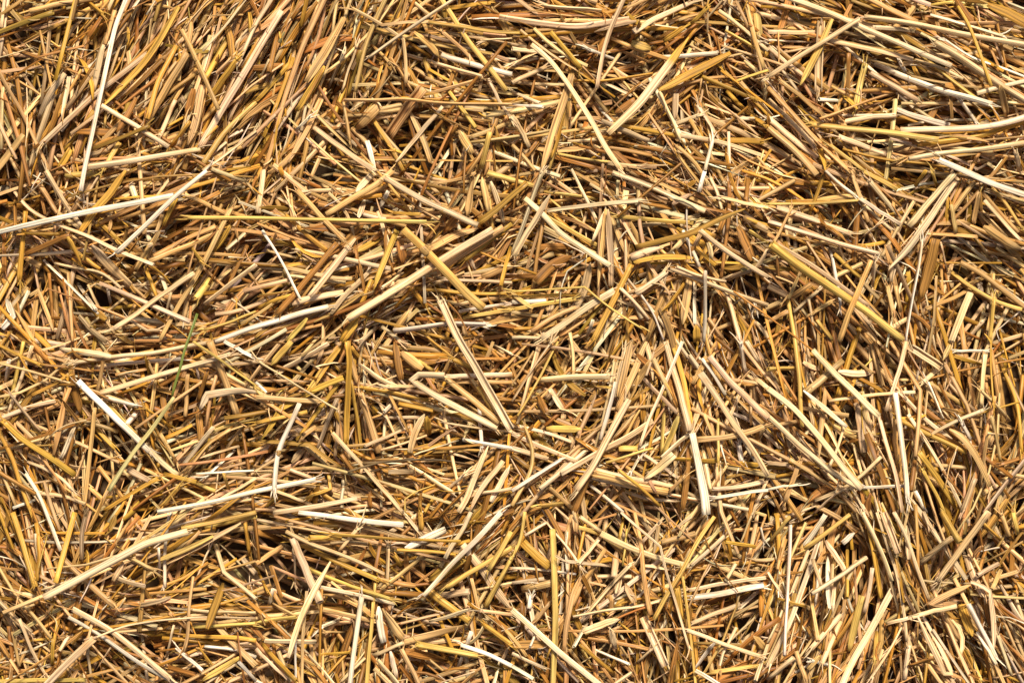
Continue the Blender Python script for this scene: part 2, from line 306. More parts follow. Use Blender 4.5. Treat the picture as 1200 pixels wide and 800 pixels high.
SURVEY = """
@0,0
4w26r 590,0 540,120 470,450 395,800 380,895
2p36f 485,210 460,310 435,425
2p34r 690,255 460,430 190,680
2g40f 835,30 740,200 660,310 470,510
3t30r 850,140 925,290* 1025,515
3p32r 475,495 620,580 790,690
3o24r 430,700 550,655 700,590
3p36r 940,700 700,740 400,785
2p40r 1320,50 1200,250 1060,480 940,690
2p40r 1270,0 1200,110 1120,290
3p14r 1150,0 1060,120 950,240
2t14h 1140,70 960,75 935,130
2g34r 1075,170 960,370
1g40r 1120,270 960,490
2g30r 825,215 740,380 690,560
2t36r 400,0 270,20 140,55
2o30r 0,150 130,100 250,60
2t22r 0,345 40,420 100,520 180,690 230,800
2p12h 0,270 150,225 190,250
2p12h 120,290 130,500 120,690
2e34f 305,345 230,440 180,560
2p30f 325,360 310,450 290,560
1p34r 250,440 185,640 140,790
3t12h 190,270 330,300 455,330
2p26r 820,470 750,640
2y30r 1200,480 1050,620 930,800
2p26r 1200,610 1080,710 950,800
2b22r 780,330 640,440 550,510
2b36f 640,460 590,560 545,620
1t44f 950,400 920,560 880,680
1t40r 880,250 730,500 650,650
1e40r 760,370 680,560
2t40f 110,630 50,710 -10,790
2g40f 330,700 270,800
2y30r 560,670 480,800
2g30r 410,10 490,70
2t14h 600,560 610,800
2p20r 20,0 5,130
1t30r 540,50 490,210
1g28r 890,570 800,690
@1,0
4p22r 925,0 720,135 530,270
2y30r 870,0 935,100 990,190 1080,300 1175,425
2y36r 810,105 960,125 1110,150 1240,155
3t28r 605,0 555,110 510,220 465,430
3t22r 450,40 560,95 690,185 700,260 704,390
2t56f 415,85 330,240 235,385
2g40f 320,310 270,400 190,520
1t30r 320,0 220,210 130,470 90,640 40,800
1t28r 290,20 200,250 120,500
3t27r 415,470 560,470 680,462 820,484 1000,488 1200,490
3t60s 780,415 700,520 620,640
2t24r 1060,370 920,410 790,445
2y28r 905,430 965,510 1030,600
2p24f 875,500 770,620 655,760
3p32r 260,590 380,680 510,770 560,805
2g24r 550,560 620,670 690,800
2t36f 725,530 770,620 820,760
2t24r 1200,570 1100,610 1000,645
2t46f 950,610 980,660 1015,720
2y30r 1095,620 1075,710 1055,790
2w32r 870,255 1000,300 1200,350
2p24r 680,250 850,300 1060,360
2p22r 1090,370 1140,480 1200,560
2p20r 475,210 440,310 400,430
2p22r 415,240 340,410
1o26r 490,240 430,450
2g24r 155,300 80,390 0,475
2p14h 90,540 10,640
2t28f 325,430 250,590 150,760
1w20r 260,540 190,610
2t30r 450,600 520,670 560,720
2w30f 520,660 560,800
1t60f 580,490 470,600
2b22r 940,590 880,700
2g22r 640,700 745,745
2g26r 900,40 1000,25 1100,15
2p20r 1060,190 1200,180
2b26r 950,270 900,420
2t26r 630,270 690,360 730,430
1b30r 100,160 60,340
2t22r 410,480 440,660
2t36f 740,150 830,220 860,270
1t22r 860,140 1010,270 1090,380
1t18r 545,210 630,300
2t14h 290,735 400,760 520,790
@2,0
4p28r 90,210 180,280 280,420 370,560 430,680 515,800
3p30f 525,0 465,130 430,240 400,415
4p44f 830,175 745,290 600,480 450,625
3g44f 1025,250 880,320 720,410 660,430
2p28r 690,430 740,540 790,660
2w26r 690,270 830,262 965,248
2g34f 820,120 710,195
2p34r 840,10 740,60 650,95 570,150
2p36r -60,80 0,95 150,110 300,130 450,105 550,90
2p26r 150,30 280,40 420,50
2g28r 180,150 250,230 320,320
2t14h 330,310 480,480 570,580
3t44f 280,350 240,480 200,600 140,800
2g40f 240,530 210,640 185,740
2p22r 415,380 500,420 560,450
2t24r 0,560 80,535 165,515
2g30r 500,590 630,610 770,635
2p26r 780,635 930,655 1060,690 1200,740
2e40r 420,570 540,620 640,660
2g34r 890,360 1000,410 1150,470
2g30r 1010,430 1080,510 1200,600
2y34r 1040,385 1120,355 1200,330
2y30r 1000,145 1080,190 1180,250
2t26r 1095,0 1115,90 1140,200 1180,320
2p22r 970,50 1080,130 1200,240
2g26r 925,25 870,90 840,110
2p22r 870,490 920,570 970,650
3w26r 940,660 925,720 905,800
2t14h 890,370 855,570
2p20r 0,430 130,485
2w22r 0,495 145,500
2e30r 0,390 80,350 160,315
2p26r 0,300 120,270
1p30r 0,230 130,245
2p30r 0,545 40,600 80,690
2b24r 130,650 60,740
2w22r 355,230 430,260 510,290
1y50f 560,200 650,230
2g24r 530,55 600,120
2y22r 205,720 330,745 460,760
2p22r 260,665 400,655
1t24r 0,680 60,740 110,800
2g22r 250,380 450,380 660,345
1p24r 450,765 600,785
2b14h 960,170 985,280 1000,340
1e40f 770,440 765,560
2p24r 770,580 880,540
1b40f 580,470 480,530
2w20r 400,500 470,570
2g36r 990,660 1100,660 1180,665
2t30r 770,680 860,760 900,830
2b14h 710,530 620,610 540,690
@3,0
3p32r 120,0 290,60 410,115 620,205 760,270 860,310
3p32r 0,360 130,275 270,190 430,90
3p36r 450,80 560,92 700,115 900,160 1080,190 1200,210
3p30r 290,190 480,230 680,280
2p18r 690,280 820,320 915,370
3y40f 300,90 240,230 150,400
2p46r 780,200 900,270 1000,340 1100,410 1200,470
3g20r 890,30 945,120 990,240 1045,405
3w36r 500,300 660,370 800,420 1050,490
2y36r 455,300 430,400 410,510
2y30r 720,260 830,350 920,420 1000,480
3e40r 480,340 580,400 700,470
2t30r 620,425 480,470 350,520 240,560
2b24r 380,250 375,400 375,550
2w22r 610,270 650,350
2w26r 240,465 400,480
3y36r 190,580 360,600 560,620 800,655
3p36r 620,610 840,605 990,600 1100,582 1200,550
2g36r 700,680 850,660 1000,640 1100,600 1200,570
3p34r 660,745 800,720 1000,700 1200,670
2t20r 640,740 800,690 1000,660 1200,640
2g28r 350,700 500,740 700,765 880,790
2p32r 330,640 460,690 600,740
2p30r 330,575 480,550 600,540
2w34r 590,510 730,560 850,590
2t14h 545,490 510,600 470,730
3t38r 0,410 120,540 230,660 380,800
2p34r 0,470 140,600 220,690
3t44r 0,600 110,690 200,780 230,820
2p36r 0,555 100,640 230,740
2g40f 240,700 260,760 270,810
2y26r 290,680 370,740 450,800
2p28r 0,220 100,310 200,380
2t24r 60,380 150,450 260,540
2e46s 250,100 240,270 235,430
2t14h 50,150 50,430
2p26r 0,150 190,155 300,150
2p24r 0,190 200,200
2p26r 490,130 600,135 700,150
2t40r 480,0 600,60 700,105
2w30r 760,70 900,110 1100,170
2w24r 820,180 950,270 1100,320 1200,360
1o60f 1030,20 1120,60 1200,100
2w22r 900,470 980,580
2t40f 1090,400 1110,500 1120,550
2y22r 760,25 870,10
1t30r 1000,720 1180,740
2e30r 1160,710 1180,800
2p26r 980,440 1080,410 1200,380
@0,1
4w30r 0,285 200,240 430,190 640,150 815,115
4w26r 970,0 830,110 690,250 545,385
3g42f 590,0 520,100 440,190 365,300
2p30r 215,0 290,130 380,260 410,300
3p28r 70,100 130,180 260,250 420,310 560,380 720,440
2t30r 190,70 250,170 270,200
3g40f 315,310 350,380 380,445
2g30r 100,290 240,300 340,290
2b34r 120,390 240,340 330,300
2g30r 460,235 560,330
3p30r 465,525 640,600 780,660 890,710
3p30r 910,480 760,580 640,670 535,740
2t34f 750,280 690,380 635,465
2t30r 1010,260 860,325 720,400
2t30r 1060,270 930,330 700,425
3t34r 1080,180 1010,320 940,460 830,640 750,790
2g36f 1080,255 1040,320 1000,380
2t26r 850,105 980,160 1060,205
3y26r 880,220 1200,222 1560,232 2000,240
2g28r 830,120 765,255
2p30r 260,435 400,465 480,475 540,520 570,555
2w16r 205,420 330,540 460,670
1t30r 320,480 340,800
2t24f 115,600 180,560 210,640 250,750
3p28r 1200,440 1080,530 960,625
3y30r 1200,660 1080,710 960,745
3w36r 1010,800 1200,730 1400,670 1540,640
2g26r 880,340 950,430
2g24r 680,450 735,590
2g24r 380,400 470,460
2g22r 690,430 780,500 800,535
2p20r 480,0 410,110 410,180
2y36r 310,25 460,10
2b30r 70,130 70,280
2g30r 120,190 100,400 90,520
2g32r 0,590 50,500 100,420
2t14h 40,400 120,530
1b30r 20,320 20,480
1w40f 30,600 60,680 10,740
2b24r 230,480 250,740
1e60f 430,350 520,460 610,540
2w22r 365,530 450,650
2p20r 610,700 690,750 750,745
2p18r 800,570 775,690
2t40r 120,405 190,450
2t30r 880,590 860,700
2y44r 985,510 920,600
2g14h 790,710 880,780 900,800
2e34r 370,680 440,760 500,800
2w12h 190,10 130,120
2w12h 220,30 90,150
2w20r 680,285 770,285
2p20r 700,345 790,340
2w24r 505,560 520,630
2p14h 1070,405 1200,410
2p26r 1150,290 1060,370
2b24r 1160,350 1060,560
@1,1
3t36r 640,0 560,70 450,130 330,205
3t32r 195,95 270,180 340,250 415,330
4y48r 690,275 800,380* 890,470 990,580 1065,645
3p44r 1110,275 960,360 820,450 690,535 560,615 430,695
2t40r 1160,265 1030,350 900,440 830,490
2o30r 1200,250 1090,330 980,420
2t52f 1040,270 930,300 810,365
4p44r 605,30 700,90 800,145 880,182* 1040,255
2t54f 1030,0 1010,110 990,215
2t34f 1060,30 1080,130 1090,190
2p30f 1100,50 1140,160 1160,250
3o44r 1270,55 1200,120 1045,245
2y38r 1085,10 1200,45 1300,70
2g28r 140,210 240,300 330,375
2p30r 185,370 330,395 450,420 630,460
3p36f 465,315 380,430 300,530 250,590
2t26r 140,455 280,485 400,510 450,505
2p20r 150,490 420,525
3w16r 30,280 130,440 210,605
2p40r 410,570 290,590 170,620
2g24r 0,650 100,600 180,580
2b36r 100,670 230,520 380,340
2p30f 540,465 460,540 400,600 350,670
3y30f 240,690 190,750 145,800
2p26f 570,190 600,280 630,380 640,430
2w28f 620,95 575,180
3g34f 660,280 610,400 550,560
2g36f 580,320 470,380
2p40f 540,20 470,100
2p34f 510,140 480,220
2t26r 680,110 760,175 860,230
2g20r 640,200 770,205
2b24r 790,340 870,230 950,90
2b44f 880,290 960,190
2p28r 880,510 1030,515 1200,525
2g22r 740,550 900,565 1060,580 1200,570
2w28r 950,660 1080,640 1200,620
2y28r 970,690 1080,670 1200,650
2t24r 930,630 1060,605 1200,590
3w40r 645,750 780,735 920,715 1080,720
3b16h 900,620 960,680 1000,780
2p26f 990,380 1010,430 1030,475
2g28r 1195,360 1170,440 1150,540
1t40r 1200,440 1060,500
2g30r 730,550 800,640
2p22r 590,730 680,800
2t34f 720,650 640,760
2g50f 480,690 400,800
2p30r 570,730 490,800
2p22r 590,550 690,480
2b30r 470,370 480,480
1b60f 670,330 690,430
1t26r 160,110 180,280
2p38r 35,0 10,200
2w14h 300,180 400,130
2t24r 270,30 370,80
2p24r 250,95 400,90
2t20r 830,60 960,40 1030,10
1b24r 550,700 620,600
@2,1
3p40r 145,0 100,120 50,260 0,390
3e32f 180,110 100,240 10,400
3p26r 160,190 330,165 480,150 610,140
2y24r 150,100 280,115 410,135
2p34r 470,10 620,60 770,130 905,190
2t30r 650,40 800,110 930,170
2b28r 600,145 700,170 830,190
3w26r 905,0 890,50 875,100
2y26r 490,215 650,230 850,245
2p28r 980,125 1080,150 1200,175
3o34f 1090,180 960,230 850,290 700,330 580,360
2g24f 890,270 945,310 915,360 880,420
3p34r 880,280 980,360 1100,440 1200,500
2p26r 1200,370 1145,455 1050,490 1010,510
2g44f 570,430 680,405 850,410
2p46r 690,355 560,405
3p34r 770,450 850,490 1000,520
2e36r 740,460 900,520 1080,590 1200,630
2p26f 440,180 400,290 380,330
2t30f 440,180 430,300 405,550
3e36f 450,180 460,350 465,540
2t26f 460,190 500,310 550,420
3g36r 560,440 500,560 440,680 380,800
3p40r 480,560 350,640 240,720 140,790
3y20r 0,565 180,555 340,545 440,630 560,710 610,740
2g26r 0,590 150,585 300,580
2w34r 0,615 160,610
2y28r 0,650 120,630 300,600
3p28r 510,550 580,620 640,695
2p34r 580,575 650,530 720,475
3w22r 605,580 660,660 710,790
3g40f 810,530 760,610 700,665
2t44f 830,510 815,620 800,720
3w34r 905,470 905,640 900,800
2w24r 855,520 858,720
2g50f 860,720 865,800
2p28r 1010,580 1040,680 1070,800
2t24r 920,690 990,790
3p34r 60,130 140,200 220,290 340,370 460,445
2y28r 160,215 270,280 400,350
2g28r 200,210 310,310 370,350
3w16h 820,170 820,280 845,430
2w20r 800,280 840,360 880,450
3w14h 350,410 260,470 225,560 225,650
2w14h 100,290 250,340 340,390
2b60f 280,400 190,440 110,520
1e50f 370,430 340,560 270,680
2p26r 0,780 150,785
2t26r 90,750 200,680 300,640
2w24r 380,700 350,780
2p22r 930,30 960,100 985,180
2b24r 1110,20 1095,150
2b22r 1020,50 1020,200 980,500
2t40r 1090,220 1200,280
2y28r 1110,280 1200,340
1b60f 1060,260 1130,420
2w20r 1120,560 1140,630
2p24r 750,400 710,520
@3,1
3p40r 875,10 770,130 660,260
3p40f 880,40 760,220 650,370 565,465
3w36r 800,-50 920,0 1030,55 1200,110
5y46r 15,345 150,450 300,550 450,650 630,790
3e26r 30,340 200,440 330,530 470,630
2p42r 40,170 200,225 390,295
3p36r 0,240 200,300 360,350 520,390
3y28r 0,155 200,155 460,135
3w24r 270,0 340,70 410,120
2t28r 390,0 420,90 470,240
3p24r 430,130 560,215 620,250
2p18r 440,150 580,280
2e30r 470,40 560,150 610,210
2y26r 440,0 540,50 605,90
2g24r 265,10 230,110 200,190
3w24r 725,320 700,480 670,640 645,800
6t30r 485,420 440,520 390,640 335,800
1b60f 790,320 760,450 720,600
2e34r 560,350 620,480 690,640 720,760
2e36f 590,430 575,520
2w20r 290,360 325,520 340,630
3t34r 900,430 1000,480 1100,560 1200,640
3y26r 860,480 960,550 1100,630 1190,650
2t30r 960,550 860,600 740,650
3p42r 950,570 900,690 860,800
2t50f 1010,260 1080,310 1180,370
2p26r 1015,140 1100,240 1190,330
2t30r 1000,100 1080,190 1170,290
3y20r 1050,80 1120,160 1190,270
2t30r 970,50 880,160 860,200
2t30f 990,100 960,260
2t30r 860,160 880,290
2t30r 740,295 860,300 980,310
2p20r 810,340 840,470
2g24r 440,355 550,335
2p20r 520,250 430,320
3y26r 95,605 125,790 145,950 150,1060 160,1200
2p22r 250,550 120,660
2t24r 150,480 95,600
3t18r 100,195 50,300 0,385
2e34r 0,540 100,590
2t30r 0,710 90,660
2t24r 300,610 220,660
2p20r 190,600 225,800
2y24r 230,700 300,790
2p24r 360,700 440,800
2g24r 310,390 430,500
1b40r 420,160 400,430
2g22r 740,0 690,70
2y22r 770,0 790,70
2p26r 1010,700 930,800
2t30f 1075,560 1030,750
2y20r 1060,600 1040,800
2w14h 1180,660 1070,750 1085,800
2t18r 1130,400 1020,380 970,310
2p14h 800,520 900,515
2p26r 500,400 490,540
2t26r 600,540 620,660
2t26r 560,540 590,670
2p26r 570,740 660,690
2p22r 330,560 480,720
@0,2
3w36r 365,185 520,340 650,465 700,515
2p36r 680,480 760,570 840,630
3n16r 925,-130 870,30 830,160 808,255
4z24r 815,262 720,400 640,500 570,600 510,700
2y30r 500,290 580,380 640,440
3t44r 980,0 1040,140 1110,340
2p44r 350,100 500,75 700,55 900,20 1000,0
2w30r 500,110 680,95 850,80
3p34r 470,240 640,190 800,140 1000,85 1080,60
3b16r 180,105 300,115 440,140
2p36f 275,35 400,50 520,70
2g24r 320,155 240,210 150,250
2p28r 0,360 150,300 260,280
3g36r 10,370 80,440 200,520 350,625
2g26r 0,430 60,550 100,680 140,790
3w28r 120,620 180,710 240,860 285,980
3t26r 445,310 430,450 415,600 400,700 390,780
2t24r 490,60 455,240
2b50f 330,130 360,270 380,340
2b40f 260,240 340,330 390,400
3p14h 405,370 300,390 230,440 200,500
2p26f 355,390 320,470 285,550
2g26r 740,640 620,710 490,790
2g28r 900,390 830,430 770,455
2w20r 920,425 780,470
3p44f 935,320 970,250 1100,230 1200,240
2b40f 930,310 940,460
3y20r 905,0 1050,100 1200,210
2b26r 970,140 930,280
2t26r 880,150 870,350
2w26r 490,260 570,285 645,300
2w34r 645,330 590,390
2b30f 650,270 665,340 690,410
2g20r 680,310 800,400
2t24r 750,430 830,570
2t20r 690,85 730,170
2p20r 820,70 710,180
2p24r 1000,400 920,500 850,590
2t30r 1080,410 980,470 860,620
2y22r 1200,360 1050,400 990,420
2p22r 1120,490 930,545
2w16r 1100,510 960,640
3w16r 920,620 1080,610 1190,605
2y30r 850,670 750,780
2g26r 770,620 920,660
2y24r 920,665 1010,700
3w40r 740,795 1000,750 1200,700 1480,645
2p20r 1200,640 1100,700 1000,760
2g20r 0,20 120,80 190,110
2p24r 150,20 90,200 40,330
2w30r 40,90 30,190
1y24r 110,0 60,240
2e24r 40,240 120,340 190,420
2p20r 130,560 300,640 340,700
2p28r 180,710 300,720 400,760
2w18r 170,740 60,780
1t30r 420,680 510,770
2g26r 450,410 540,500
2p24r 540,440 640,550
2e40r 600,600 700,650
2t14h 450,570 570,530
2y26r 1050,620 1070,690
2w22r 1050,0 1200,80
@1,2
3y38f 165,0 110,70 70,110
4p20r 0,85 120,160 260,250 385,320
3w30r 205,290 150,410 100,515* 92,600 85,700
2g36f 410,170 290,215 120,310 70,400 25,460
2g26r 385,195 290,330 190,460
3e40r 380,270 330,390 290,500
3o30f 0,465 130,470 250,480 320,540 400,590
3g36r 430,0 440,100 430,250 420,480
2t30f 440,60 470,180 490,215
3g24r 490,215 640,240 810,275
2g26r 445,180 480,400 500,540
2t44r 490,240 530,370 580,520
3p34r 355,430 500,580 690,800
4p44r 885,160 765,155 728,180 850,260 1000,340 1130,405
3t38r 885,170 1000,260 1140,380
2p36r 890,165 1050,160 1200,155
2t24r 930,190 1200,190
5p40s 865,-195 955,0 1030,120 1110,260 1195,410
2g26r 910,75 1020,130
2t24r 880,150 910,80
2t60f 680,50 780,130
2y24r 760,90 830,140
2p28f 480,100 580,180 660,210
2p24r 610,210 740,210
2g26r 670,290 830,325
3p14r 880,380 1040,405 1200,425
2p44f 790,340 740,420 720,520
2p20r 720,400 510,490
2g44f 800,350 810,440
2p30r 720,580 830,650 930,715
3d20h 430,610 560,570 740,545
3p16h 740,530 830,500 950,465
3d24h 500,570 640,560 830,550 1010,575
3p36f 1090,490 1030,620 980,760 950,800
3p34f 1160,560 1060,680 1000,800
2p30f 1190,580 1100,750
2w24r 970,460 1080,480 1200,500
2w22r 1045,300 1060,500
3y14h 700,800 700,740 740,700 840,670
3p30r 475,735 300,770 80,800
2p24r 90,700 200,740 260,765
2t30r 280,400 220,440
1e50f 230,500 170,570
2p26r 160,600 260,640
2g22r 340,600 350,690 260,720
2w18r 0,190 50,240
2t30r 0,260 150,270 300,280
2g24r 0,380 240,330
2p36r 340,10 200,90 110,140
2g36f 400,20 320,120 240,240
2p16h 280,120 360,95 420,105
1b40f 650,0 680,180
2p24r 640,290 600,330
2t24f 1110,0 1060,130
2p20r 1120,20 1200,60
2y22r 1040,210 1110,330
2b24r 400,530 500,670
2t26r 490,660 600,740
2e24r 410,650 400,780
2p20r 980,620 870,720
2p24r 1200,690 1050,710
2e30f 620,610 780,610
2g20r 850,700 790,800
1b24r 770,690 770,800
@2,2
3p22r 185,0 90,140 0,280
3y26r 215,0 120,190 25,350
2o34f 195,60 205,110 270,200 345,255
3p40r 130,180 300,165 460,165
3w40r 485,190 460,300 415,460
4p42r 545,270 440,470 370,600 300,695
3p36r 660,370 560,440 420,510 230,620
3t40f 560,0 530,130 500,260
2t36f 630,0 560,170 490,320
2t40f 650,90 560,230
2p30r 530,30 510,120 480,260
3p20r 800,0 740,140 690,260 640,370 600,490
3e28r 615,170 690,250 775,335
2p14r 680,0 630,160
2g22r 640,220 550,285
3p38r 720,0 760,150 800,280 830,420
2g30r 760,30 810,200 840,400
4w46r 845,430 870,560 900,700 910,810
2p36f 910,210 870,330 840,420
3p24r 850,420 780,470 700,545
3p50f 760,530 690,590 620,640
3y36f 780,350 750,430 710,530
2y24r 715,230 710,400 700,530
4p38r 925,70 1020,190 1110,270 1200,360
4p32r 880,150 960,260 1040,390 1120,490 1200,630
2w20r 890,80 950,160 1000,250
2t30f 950,50 880,130 850,200
3t36r 870,460 1000,450 1100,430 1200,390
2y16r 965,360 968,560
2w14h 975,470 1005,580
3p30r 940,690 1060,685 1180,655
3w24r 940,735 1080,710 1200,695
2p22r 1195,650 1130,800
2p22r 0,390 170,430 280,470
2p28r 0,430 150,500 300,560
3w22r 230,550 110,630 0,700
2p32r 360,500 220,620 130,690
2y40f 160,410 250,410 325,410
3t24r 60,400 100,500 95,600 0,770
3w22r 370,675 450,740 520,800
2t28r 160,670 230,730 280,780
2t44r 380,620 470,640 600,680 730,705
2p28r 390,600 550,640 760,680
3g20r 500,600 600,680 690,770
2p20r 530,700 640,740 780,745
2y24r 440,570 560,530 660,500
2y40r 500,500 590,500
2b34f 830,500 820,640 800,790
2t24r 810,630 730,710
2p30f 890,490 930,690
2p20r 620,530 780,640
2w16r 600,540 550,620
2b44f 360,620 320,720 290,800
2p30r 0,500 170,550
2b30r 0,530 90,600
2p40f 180,220 240,320
2y14r 350,210 460,215
2b40f 120,250 160,330
2y34r 120,770 240,760
2w30r 1060,470 1075,560
2t24r 900,340 950,460
2w26r 1070,0 1095,150
2p28r 1100,0 1160,100
2t20r 1120,190 1120,390
2t24r 1080,180 980,330
2p28r 1140,170 1200,220
@3,2
4p34r 210,40 340,180 430,260 520,350
4p32r 0,220 120,310 250,460 350,590 440,690
3p30r 0,350 150,490 300,610 430,690
3w26f 165,230 250,300 370,400
3p20r 285,280 480,250 690,235
3p26r 650,0 620,120 555,325
2t28r 500,0 550,140 580,210
3t40r 575,0 640,110 715,230 710,360 690,540
3w34r 595,240 620,400 640,570 655,740
3p24r 520,350 560,500 600,620 630,800
2w18r 445,685 640,675
3p46s 670,30 740,70 810,120
2p28r 795,130 715,200
2w22r 750,190 820,360
3g22r 1045,0 1045,170 1060,300
2p26r 1020,60 1005,190 1000,310
3g34r 710,520 790,630 880,770
3y34r 720,590 780,700 830,800
3t42f 850,410 920,450 990,560 1040,680
2w24r 910,380 950,460
3p34r 1200,560 1110,670 1010,800
2g22r 1100,120 1165,270 1180,400 1190,520
2t24r 990,220 1080,310 1130,370
2b14h 1165,110 1060,160 980,190
2p22r 1010,320 860,380 720,460
2p24r 640,260 740,370 860,460
2g30r 620,370 760,440 930,520
1e50f 420,290 440,400 450,520
2p20r 360,390 320,520 280,600
2t30f 270,230 250,400 240,550
2t40r 0,400 130,375
2e34r 0,570 100,575
2w14h 0,630 70,740
2w16r 0,690 140,670
2p24r 220,745 380,680 530,540
2t20r 100,550 240,640 330,700
2t22r 1030,420 1010,560 990,690
2p14h 1030,430 1140,440
2t14h 890,490 850,580 830,690
2e30r 970,640 910,800
2t24r 1050,350 1090,560
2p24r 390,680 460,800
2p18r 430,540 480,660 520,800
2w24r 690,700 740,800
2b30r 690,560 670,700
2p40f 330,140 430,155 490,140
2t20r 340,20 440,110 490,150
2t40r 350,90 180,240
2y36r 0,130 130,125
2p18r 330,700 220,800
2t30r 150,560 80,750
2w18r 870,45 1020,45
2t30f 860,0 820,90
2b24r 1200,540 1080,580
@0,3
4p40r 205,400 430,280 600,190 680,145 880,90
3y30r 850,75 1000,45 1200,0
2y24r 960,70 1200,20
2p14r 195,365 310,325
3y30f 715,235 880,170 1000,110
3e34f 780,240 950,150 1130,50
3g32r 60,0 100,130 165,350
3g32r 350,0 310,150 260,330
2g32r 170,50 190,200 170,320
3d24s 405,0 380,110 385,220
3p36r 340,450 500,540 650,650 800,780
2w24r 320,490 480,580 640,700 820,800
3p42r 440,590 330,690 225,800
3p16r 440,590 580,530 740,505 960,490 1200,495
2t38r 290,210 420,340 540,440
3t24r 905,300 885,450 880,600 860,650
3o46f 1045,330 1000,460 970,545
2p28r 770,440 860,455 980,465 1200,470
2t36r 970,480 1060,580 1160,680 1200,720
3p28r 1010,150 1050,280 1200,405
2e26f 800,395 700,430 560,440
2y28r 1200,520 1050,530 900,540
2g26r 1200,600 1100,585 860,580
2w30r 1200,680 1100,640 960,630
3y34f 1125,680 1040,730 950,785
2p20r 1120,700 970,800
2w22r 830,640 890,690 950,740
2t14h 100,340 60,500
2t40r 0,270 80,400 170,500 240,590
2e36r 0,420 80,500 150,560
2p22r 90,500 150,650 220,770
2t26r 60,560 90,720
2g22r 250,590 245,710
2p26r 320,580 280,650
2b30r 285,640 270,720
2g14r 90,605 240,590
3t14h 0,345 160,410 340,455
2e30f 580,235 530,320
2e26r 500,280 600,330 680,345
2w20r 745,170 745,310
2w20r 790,30 770,180 775,350
2t18r 610,40 550,130
2t30r 600,210 720,270
2w14h 430,310 370,430
2y14h 220,110 180,260
2w14h 0,205 60,215 120,260
2p14h 590,400 510,520
2p16r 815,530 780,680
2p14h 520,630 450,740
2g28r 1150,50 1170,200
2p36r 1140,220 1200,290
2y26r 0,790 150,785 400,785
2p24r 410,650 430,790
2b20r 1010,220 900,330
2g18r 230,95 490,100
2w22r 1120,700 1200,790
@1,3
3w34r 200,0 320,15 460,35 690,60
3p40r 140,90 260,150 380,190 500,240 600,290
2g30r 160,130 300,190 440,260 580,320
3g34r 250,120 400,118
2p18r 0,35 200,70 350,100
3g22r 350,102 600,122 800,130 960,135
3p46r 170,120 210,210 250,310 300,420
3p36f 350,230 270,370 210,500 150,680
3w44f 890,80 780,130 700,170
3g30r 660,175 740,178 840,185 935,195
3p26r 1010,0 950,110 885,215
4w28r 1150,0 1050,110 920,240 785,390
3y30r 1195,90 1140,190 1090,270
3y34r 1200,210 1130,340 1075,440
3y30r 1200,165 1100,220 1000,290 890,350
2p50f 970,150 1060,260 1120,360 1200,460
3t24r 780,205 690,280 590,355
4w36r 495,395 470,560 440,800
3y28r 550,420 540,560 520,800
2y30r 250,270 400,330 520,370 640,410
2p28r 290,350 450,380 650,430
2y26r 190,490 80,500 0,520
2t26r 80,430 190,490
3g36r 30,620 110,710 190,790
2p30r 40,600 160,605 280,605
2g16r 300,665 440,655
2t50f 590,450 640,530 690,590
2w40f 575,440 580,540 600,610
3y38r 750,615 900,645 1040,670
3p26f 810,510 900,490 1010,450
2t46f 1000,530 850,570 680,610
2g46r 800,360 900,440 1000,510
2p24r 690,610 600,650 550,670
3w26r 960,620 1080,660 1200,720
2w24r 1010,560 980,640 945,730
2t22r 1010,310 1040,440 1065,540
2p14h 1100,720 980,760 860,800
2p28f 570,690 630,760 660,800
2t30r 680,640 740,750 760,800
2w28f 630,650 660,780
2t30r 310,455 420,480 560,510
2w22r 390,500 300,540
2t20r 310,560 430,560
2w16r 185,600 185,800
2p22r 0,640 80,720 150,780
2e24r 620,150 615,340
2g30r 650,200 680,250
2b30f 700,180 720,370
2y24r 560,330 550,430
2p22r 480,70 390,180
2b40r 0,90 120,130
1t30r 120,160 0,240
2p24r 180,200 185,340
2b26r 70,250 120,400
2w22r 80,360 60,440
2g24r 0,260 60,380
2p22r 690,0 780,110
2g30r 770,0 775,80
2o60f 980,210 810,320
1e40r 870,390 1000,370
2p24r 1050,460 1200,480
2g30r 1060,520 1200,620
2p16h 660,470 760,440 880,470
2p24r 510,680 400,790
1b50f 700,650 900,690
@2,3
3y36r 190,80 200,300 205,500 190,800
4p32r 0,455 130,570 250,680 400,800
4p20r 510,0 600,80 695,160 720,270 760,400 830,640
3y26r 950,20 870,130 790,290 720,400 665,500
3p36r 415,100 560,170 700,220 830,250
3y28r 800,300 825,480 860,800
2g40r 770,350 795,500
3p26r 820,550 1000,620 1180,680
3w40r 835,400 960,385 1180,340
3p24r 830,365 1000,330 1190,305
2e28r 1070,430 950,475 840,520
2p28r 1000,110 920,180 840,250
2t34r 860,100 700,140
3p46s 615,490 660,590 720,720
3p30r 285,490 430,460 600,440 700,410
3p40f 330,560 430,520 500,500
3p26r 560,240 470,330 360,460
2w26r 350,520 290,630
2e36f 490,180 480,300
2p44f 510,310 490,380
2g26r 520,30 500,150
2y26r 540,80 520,250
3t26r 575,0 600,120 620,330 650,480
3g52r 50,140 110,200 175,255
2y26r 310,70 410,100
2p26r 320,20 415,90
2t40f 295,0 300,90
2t14h 300,90 285,250 270,400
3t28f 330,280 280,390 250,560 245,650
2p28r 420,110 310,240
2t44r 50,360 190,330
2w16r 0,260 120,265 300,290
2p24r 60,110 160,50
3y24r 60,0 40,140 0,210
2w30r 90,390 80,450
2w30r 110,570 85,630
2t24r 180,420 100,520
3g26r 320,620 400,690 475,755
3w28r 390,645 550,710
2p36f 460,540 485,640
2t28r 270,640 340,740
2p26r 655,640 590,700
2p24r 390,300 560,300
2e40f 530,330 575,420
2g40f 550,400 480,440
